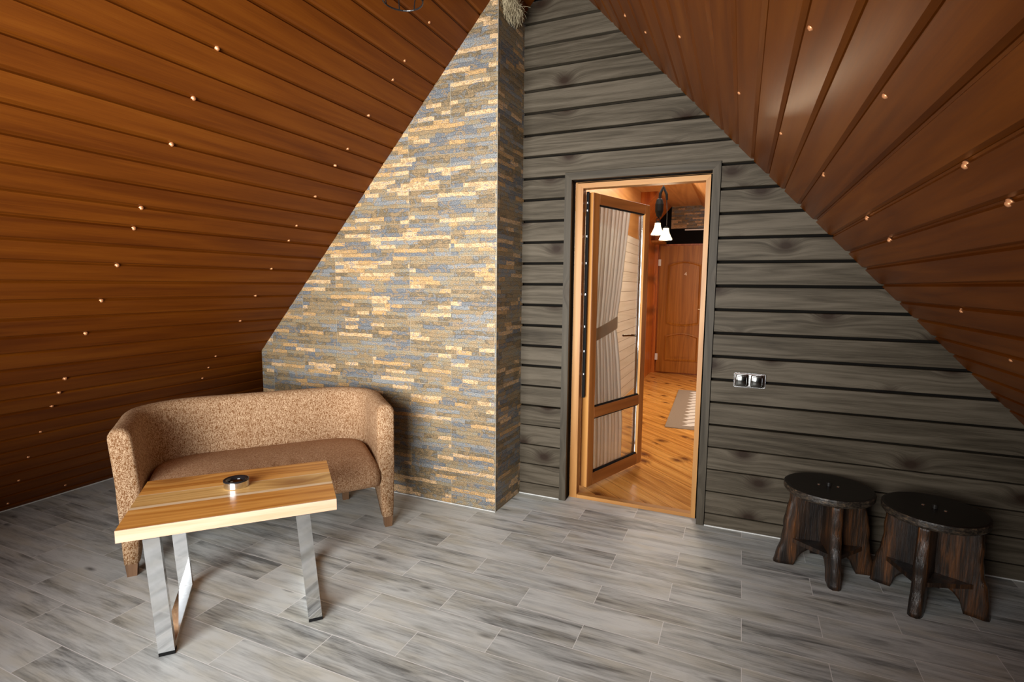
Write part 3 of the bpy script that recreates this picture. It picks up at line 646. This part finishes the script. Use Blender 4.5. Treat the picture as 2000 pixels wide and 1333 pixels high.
# ================================================================ SOFA
def sofa():
    c = Vector((-1.933-2.772, -0.797-1.792, 0))/2
    root = thing('tub_sofa', 'brown patterned fabric two-seat tub sofa standing before the stone chimney breast', 'sofa', (c.x, c.y, 0), math.atan2(0.764, 0.645))
    # local: x to the right, y to the back, z up
    hw, dep, rad, th = 0.645, 0.57, 0.28, 0.100     # centre line of the shell
    path = []
    for k in range(9): path.append((-hw, (dep-rad)*k/8))
    for k in range(1, 13): a_ = PI-PI/2*k/12; path.append((-hw+rad+rad*math.cos(a_), dep-rad+rad*math.sin(a_)))
    nb = 16
    for k in range(1, nb): path.append((-hw+rad+(2*hw-2*rad)*k/nb, dep))
    right = [(-x, y) for x, y in path[:21]][::-1]
    path += right
    # cumulative length
    L = [0]
    for p, q in zip(path, path[1:]): L.append(L[-1]+math.hypot(q[0]-p[0], q[1]-p[1]))
    T = L[-1]
    bm = bmesh.new(); rings = []
    ext = [(-1, 0.25), (-1, 0.7), (-1, 0.93)]
    st = []
    for k, (sc, inset) in enumerate(((0.72, -0.046), (0.90, -0.040), (0.985, -0.022))): st.append((0, sc, inset))
    for i in range(len(path)): st.append((i, 1.0, 0.0))
    for k, (sc, inset) in enumerate(((0.985, -0.022), (0.90, -0.040), (0.72, -0.046))): st.append((len(path)-1, sc, inset))
    for (i, sc, inset) in st:
        p = path[i]; a0 = path[max(i-1, 0)]; a1 = path[min(i+1, len(path)-1)]
        d = Vector((a1[0]-a0[0], a1[1]-a0[1])); d.normalize(); nrm = Vector((-d.y, d.x))   # outward is left of travel for this order
        s = min(L[i], T-L[i])
        u = min(1, s/0.40); us = u*u*(3-2*u)
        ztop = 0.748+0.017*us
        ztop -= (1-sc)*0.09
        zbot = 0.065 if s < 0.02 else 0.065+min(1, (s-0.02)/0.20)**0.8*0.175
        t = th*0.5*sc*(1.06-0.06*us)
        y0 = p[1]+inset
        x0 = p[0]
        prof = []
        nz = 10
        for k in range(nz+1):
            z = zbot+(ztop-t-zbot)*k/nz
            tp = 0.62+0.38*min(1, (z-0.06)/0.35) if s < 0.25 else 1.0
            prof.append((t*tp, z))
        for k in range(1, 8): a_ = PI*k/8; prof.append((t*math.cos(a_), ztop-t+t*math.sin(a_)))
        for k in range(nz+1):
            z = ztop-t+(zbot-(ztop-t))*k/nz
            tp = 0.62+0.38*min(1, (z-0.06)/0.35) if s < 0.25 else 1.0
            prof.append((-t*tp, z))
        ring = []
        for (o_, z) in prof:
            lean = 0.085*max(0, (z-0.10))*(1 if s < 0.3 else 1)
            flare = (0.10 if nrm.x < 0 else 0.03)*max(0, z-0.45)*abs(nrm.x)*nrm.x
            ring.append(bm.verts.new((x0+nrm.x*o_+flare, y0+nrm.y*o_+lean, z)))
        rings.append(ring)
    n = len(rings[0])
    for A, C_ in zip(rings, rings[1:]):
        for k in range(n): bm.faces.new((A[k], A[(k+1) % n], C_[(k+1) % n], C_[k]))
    bm.faces.new(rings[0]); bm.faces.new(rings[-1][::-1])
    sh = link('shell', bm, M['fabric'], root, smooth=True)
    # seat: crowned cushion with a full rounded front
    bm = bmesh.new(); nx, ny = 40, 26; g = []
    xw = hw-th/2+0.004
    def depth_at(x):
        ax = abs(x); lim = hw-rad
        if ax < lim: return dep-th/2+0.01
        q = min(1, (ax-lim)/(rad-th/2+0.004)); return dep-rad+(rad-th/2+0.005)*math.sqrt(max(0, 1-q*q))
    top, prof_n = [], 10
    for i in range(nx+1):
        x = -xw+2*xw*i/nx; e = min(1, (xw-abs(x))/0.06); ee = math.sqrt(max(0, 1-(1-e)**2))
        yb = max(depth_at(x), 0.12)+0.045; row = []
        zt = 0.385+0.035*ee
        yf = -0.065-0.03*ee*math.cos(x/xw*PI/2)
        for k in range(prof_n+1):     # front roll, from the underside to the top
            a_ = -PI/2+PI*k/prof_n*0.97; hgt = (zt-0.245)/2
            row.append((x, yf+0.09-0.09*math.cos(a_)*(0.75+0.25*ee), 0.245+hgt+hgt*math.sin(a_)))
        for k in range(1, ny+1):
            y = yf+0.09+(yb-yf-0.09)*k/ny; b_ = math.sin(PI*min(1, k/ny*0.9+0.1))*0.030*ee
            wr_ = 0.006*math.sin(x*62+2*math.sin(y*9))*math.exp(-((k/ny-0.10)/0.22)**2)*math.exp(-((x-0.03)/0.20)**2)
            row.append((x, y, zt+b_+wr_))
        row.append((x, yb, 0.25))
        g.append([bm.verts.new(q) for q in row])
    for A, C_ in zip(g, g[1:]):
        for k in range(len(A)): bm.faces.new((A[k], C_[k], C_[(k+1) % len(A)], A[(k+1) % len(A)]))
    bm.faces.new(g[0]); bm.faces.new(g[-1][::-1])
    link('seat', bm, M['fabric2'], root, smooth=True)
    # feet
    for (x, y, w) in ((-hw, -0.022, 0.026), (hw, -0.022, 0.026), (-hw+0.17, dep-0.07, 0.024), (hw-0.17, dep-0.07, 0.024)):
        bm = bmesh.new()
        zt = 0.075 if y < 0.1 else 0.25
        prism(bm, [(-1, -1), (1, -1), (1, 1), (-1, 1)], lambda a, b: (x+a*w*0.8, y+b*w*0.8, 0.0), lambda a, b: (x+a*w*1.05, y+0.006+b*w*1.05, zt))
        link('foot', bm, M['foot'], root)
sofa()
# ================================================================ COFFEE TABLE
def coffee_table():
    ang = math.atan2(0.577, 0.537); ox, oy = -2.095, -2.227
    root = thing('coffee_table', 'low table with a glued orange-and-pale board top on two flat chrome frames', 'table', (ox, oy, 0), ang)
    L, Dp, zt, t = 0.788, 0.54, 0.55, 0.048
    bm = bmesh.new()
    ys = [(0.0, 0.006, 3), (0.006, 0.195, 0), (0.195, 0.222, 2), (0.222, 0.285, 1), (0.285, 0.35, 1), (0.35, 0.356, 2), (0.356, Dp, 0)]
    for (a, b, mi) in ys: B(bm, 0, L, a, b, zt-t, zt, mi)
    link('tabletop', bm, [M['t1'], M['t2'], M['t3'], M['t4']], root)
    # two flat-bar chrome frames, racked a little sideways
    for xt, xb in ((0.107, 0.135), (0.652, 0.690)):
        w = 0.028; q = 0.012; yf, yb = 0.022, 0.525
        link('leg_frame', box(xt-w, xt+w, yf, yb, zt-t-q, zt-t, 0.0015), M['chrome'], root)
        for ya, yb2 in ((yf, yf+0.030), (yb-0.030, yb)):
            bm = bmesh.new(); prism(bm, [(-w, ya), (w, ya), (w, yb2), (-w, yb2)], lambda a, b: (xb+a, b, 0.0), lambda a, b: (xt+a, b, zt-t-q))
            link('leg', bm, M['chrome'], root)
        link('dark_bar_end', box(xb-w-0.0004, xb+w+0.0004, yf-0.0008, yf+0.0305, 0.0, 0.014), M['rubber'], root)  # black block colours in the dark reflection on the bar's front end
        link('floor_bar', box(xb-w+0.001, xb+w-0.001, yf+0.0302, yb-0.0302, 0.0, 0.030, 0.0015), M['chrome'], root)
coffee_table()
# ashtray
def ashtray():
    root = thing('ashtray', 'round steel ashtray with a black lid ring on the low board-topped table', 'ashtray', (-2.070, -1.728, 0.5502))
    bm = bmesh.new(); lathe(bm, [(0, 0), (0.050, 0), (0.052, 0.002), (0.052, 0.030), (0.048, 0.030), (0.046, 0.006), (0, 0.006)], 48); link('bowl', bm, M['steel'], root, smooth=False)
    bm = bmesh.new(); lathe(bm, [(0.0535, 0.029), (0.0535, 0.034), (0.048, 0.036), (0.036, 0.031), (0.030, 0.022), (0.030, 0.020), (0.038, 0.027), (0.048, 0.029), (0.0535, 0.029)], 48); link('rim', bm, M['blackgloss'], root, smooth=True)
    bm = bmesh.new(); lathe(bm, [(0.0, 0.010), (0.015, 0.011), (0.027, 0.018), (0.0295, 0.022), (0.0295, 0.018), (0.014, 0.008), (0, 0.007)], 40); link('tray', bm, M['darksteel'], root, smooth=True)
ashtray()
# ================================================================ STOOLS
def rough_board(bm, hb, hm, ht, z1, th, zs, seed, mi=0):
    """board in the local xz plane, thickness along y: tapered sides, arched underside, hewn edges"""
    nx, nz = 36, 22; F = [[], []]
    for sgn in (0, 1):
        for j in range(nz+1):
            t = j/nz; row = []
            for i in range(nx+1):
                u = -1+2*i/nx; au = abs(u)
                zb = 0.0 if au > 0.60 else 0.115*math.sqrt(max(0, 1-(au/0.60)**2))**0.8
                if au > 0.60: zb = 0.0
                z = zb+(z1-zb)*t
                zz = z/z1
                hwid = hb+(hm-hb)*min(1, zz*2.2)+(ht-hm)*max(0, zz-0.45)/0.55
                hwid += 0.004*math.sin(z*27+seed)+0.0015*math.sin(z*77+seed*2)
                x = u*hwid
                tk = th*(0.5+0.10*mnoise.noise(Vector((x*12, z*4, seed)))+0.035*mnoise.noise(Vector((x*70, z*9, seed+5))))
                if au > 0.90: tk *= math.sqrt(max(0.15, 1-((au-0.90)/0.115)**2))
                row.append(bm.verts.new((x, (tk if sgn else -tk), z)))
            F[sgn].append(row)
    A, C_ = F
    for j in range(nz):
        for i in range(nx):
            bm.faces.new((A[j][i], A[j][i+1], A[j+1][i+1], A[j+1][i])); bm.faces.new((C_[j][i], C_[j+1][i], C_[j+1][i+1], C_[j][i+1]))
        bm.faces.new((A[j][0], A[j+1][0], C_[j+1][0], C_[j][0])); bm.faces.new((A[j][nx], C_[j][nx], C_[j+1][nx], A[j+1][nx]))
    for i in range(nx):
        bm.faces.new((A[0][i], C_[0][i], C_[0][i+1], A[0][i+1])); bm.faces.new((A[nz][i], A[nz][i+1], C_[nz][i+1], C_[nz][i]))
def stool(loc, rz, label, seed, hx=0.0):
    root = thing('log_stool', label, 'stool', loc, rz, 'stools by the plank wall')
    H = 0.448; ts = 0.040
    for k, a_ in ((0, 0), (1, PI/2)):
        bm = bmesh.new(); rough_board(bm, 0.235, 0.200, 0.176, H-ts-0.001, 0.052, 1, seed+k*3.1)
        link('leg_board', bm, M['stool'], root, smooth=True, rot=(0, 0, a_))
    bm = bmesh.new(); q = 0.190     # diamond-shaped lower shelf between the boards
    prism(bm, [(-q, 0.0), (0.0, -q), (q, 0.0), (0.0, q)], lambda a, b: (a, b, 0.128), lambda a, b: (a, b, 0.150))
    link('shelf', bm, M['stool'], root)
    bm = bmesh.new(); R = 0.208; seg = 72
    prof = [(0, H), (R-0.012, H), (R-0.003, H-0.003), (R, H-0.010), (R-0.001, H-0.030), (R-0.008, H-ts), (0, H-ts)]
    lathe(bm, prof, seg)
    for v in bm.verts:
        r = math.hypot(v.co.x, v.co.y)
        if r > R*0.9:
            a_ = math.atan2(v.co.y, v.co.x); k = 1+0.016*mnoise.noise(Vector((math.cos(a_)*2.2, math.sin(a_)*2.2, seed)))+0.006*mnoise.noise(Vector((math.cos(a_)*9, math.sin(a_)*9, seed+v.co.z*20)))
            v.co.x *= k; v.co.y *= k
    for f in bm.faces:
        n = f.calc_center_median(); f.material_index = 1 if (H-ts+0.001 < n.z < H-0.004 and math.hypot(n.x, n.y) > R*0.9) else 0
    link('seat', bm, [M['seat'], M['rim']], root)
    bm = bmesh.new(); lathe(bm, [(0, H+0.018), (0.010, H+0.018), (0.012, H+0.014), (0.012, H-0.002), (0, H-0.002)], 14); link('peg', bm, M['seat'], root)
    for (x, y) in ((-0.045, 0.004), (0.042, -0.006)):
        bm = bmesh.new(); lathe(bm, [(0, H+0.004), (0.006, H+0.003), (0.008, H), (0, H-0.001)], 12, (x, y, 0)); link('screw', bm, M['steel'], root)
stool((0.470, -0.262, 0), math.radians(7), 'round black-topped stool on crossed charred boards, the one nearer the open doorway', 1.3)
stool((0.888, -0.375, 0), math.radians(-26), 'round black-topped stool on crossed charred boards, the right-hand one, farther from the doorway', 4.7)
# ================================================================ SWITCHES
def switches():
    root = thing('wall_switch', 'double smoked-chrome socket plate on the dark plank wall right of the doorway', 'switch', (0.070, 0.0, 0.930))
    link('plate', box(-0.085, 0.085, -0.010, 0.0, -0.043, 0.043, 0.009), M['steel'], root, smooth=False)
    for x in (-0.041, 0.041):
        g = link('cover', box(x-0.036, x+0.036, -0.022, -0.010, -0.036, 0.036, 0.008), M['darksteel'], root, smooth=True)
        bm = bmesh.new(); B(bm, x-0.026, x+0.026, -0.026, -0.021, -0.026, 0.026, 0, 0.004); link('rocker', bm, M['darksteel'], g, smooth=True)
switches()
# ================================================================ BIRD NEST in the corner at the top
def nest():
    root = thing('bird_nest', 'ragged dry-grass bird nest stuck high on the side of the stone chimney breast', 'nest', (-1.389, -0.265, 3.165))
    R = random.Random(4)
    bm = bmesh.new()
    bmesh.ops.create_icosphere(bm, subdivisions=4, radius=1.0)
    for v in bm.verts:
        p = v.co.copy(); k = 1+0.22*mnoise.noise(p*2.5)+0.10*mnoise.noise(p*8)
        v.co = Vector((p.x*0.040*k+0.028, p.y*0.10*k, p.z*0.055*k))
    link('nest_body', bm, M['straw'], root)
    bm = bmesh.new()
    for k in range(520):
        a_ = R.uniform(0, 2*PI); e = R.uniform(-1, 0.8); rr = math.sqrt(1-e*e)
        p = Vector((0.028+0.038*rr*math.cos(a_), 0.095*rr*math.sin(a_), 0.05*e))
        if p.x < 0.004: p.x = 0.006
        hang = R.random() < 0.4
        L_ = R.uniform(0.03, 0.075)
        d = Vector((R.uniform(-0.3, 0.3), R.uniform(-1, 1), -1.6 if hang else R.uniform(-1, 0.6))).normalized()
        pts = []
        for q in range(5):
            t = q/4; c = p+d*L_*t+Vector((0.01*math.sin(t*3+k), 0.008*math.sin(t*4+k*2), -0.012*t*t)); c.x = max(c.x, 0.004); pts.append(c)
        tube(bm, pts, [0.0013, 0.0013, 0.0012, 0.001, 0.0006], 4)
    link('straw', bm, M['straw'], root)['kind'] = 'stuff'
nest()
# ================================================================ PENDANT whose lowest ring dips into the frame
def pendant():
    root = thing('cage_lamp', 'black wire-cage pendant lamp at the top edge, only its lowest ring in view', 'lamp', (-1.235, -1.58, 2.545))
    bm = bmesh.new(); tube(bm, [(0.063, 0, 0.80), (0.0, 0, 0.70), (0, 0, 0.34)], 0.004); link('cord', bm, M['blackgloss'], root)
    bm = bmesh.new(); lathe(bm, [(0, 0.36), (0.02, 0.35), (0.024, 0.28), (0, 0.27)], 16); link('lamp_holder', bm, M['blackgloss'], root)
    bm = bmesh.new(); lathe(bm, [(0, 0.27), (0.012, 0.25), (0.030, 0.19), (0.022, 0.16), (0, 0.15)], 16); link('bulb', bm, M['glass'], root, smooth=True)
    bm = bmesh.new()
    for (r, z) in ((0.075, 0.0), (0.095, 0.10), (0.07, 0.22)): tube(bm, [(r*math.cos(2*PI*k/32), r*math.sin(2*PI*k/32), z) for k in range(32)], 0.003, closed=True)
    for k in range(8):
        a_ = 2*PI*k/8; tube(bm, [(r*math.cos(a_), r*math.sin(a_), z) for r, z in ((0.075, 0), (0.095, 0.10), (0.07, 0.22), (0.022, 0.30))], 0.0025)
    link('wire_cage', bm, M['blackgloss'], root)
pendant()
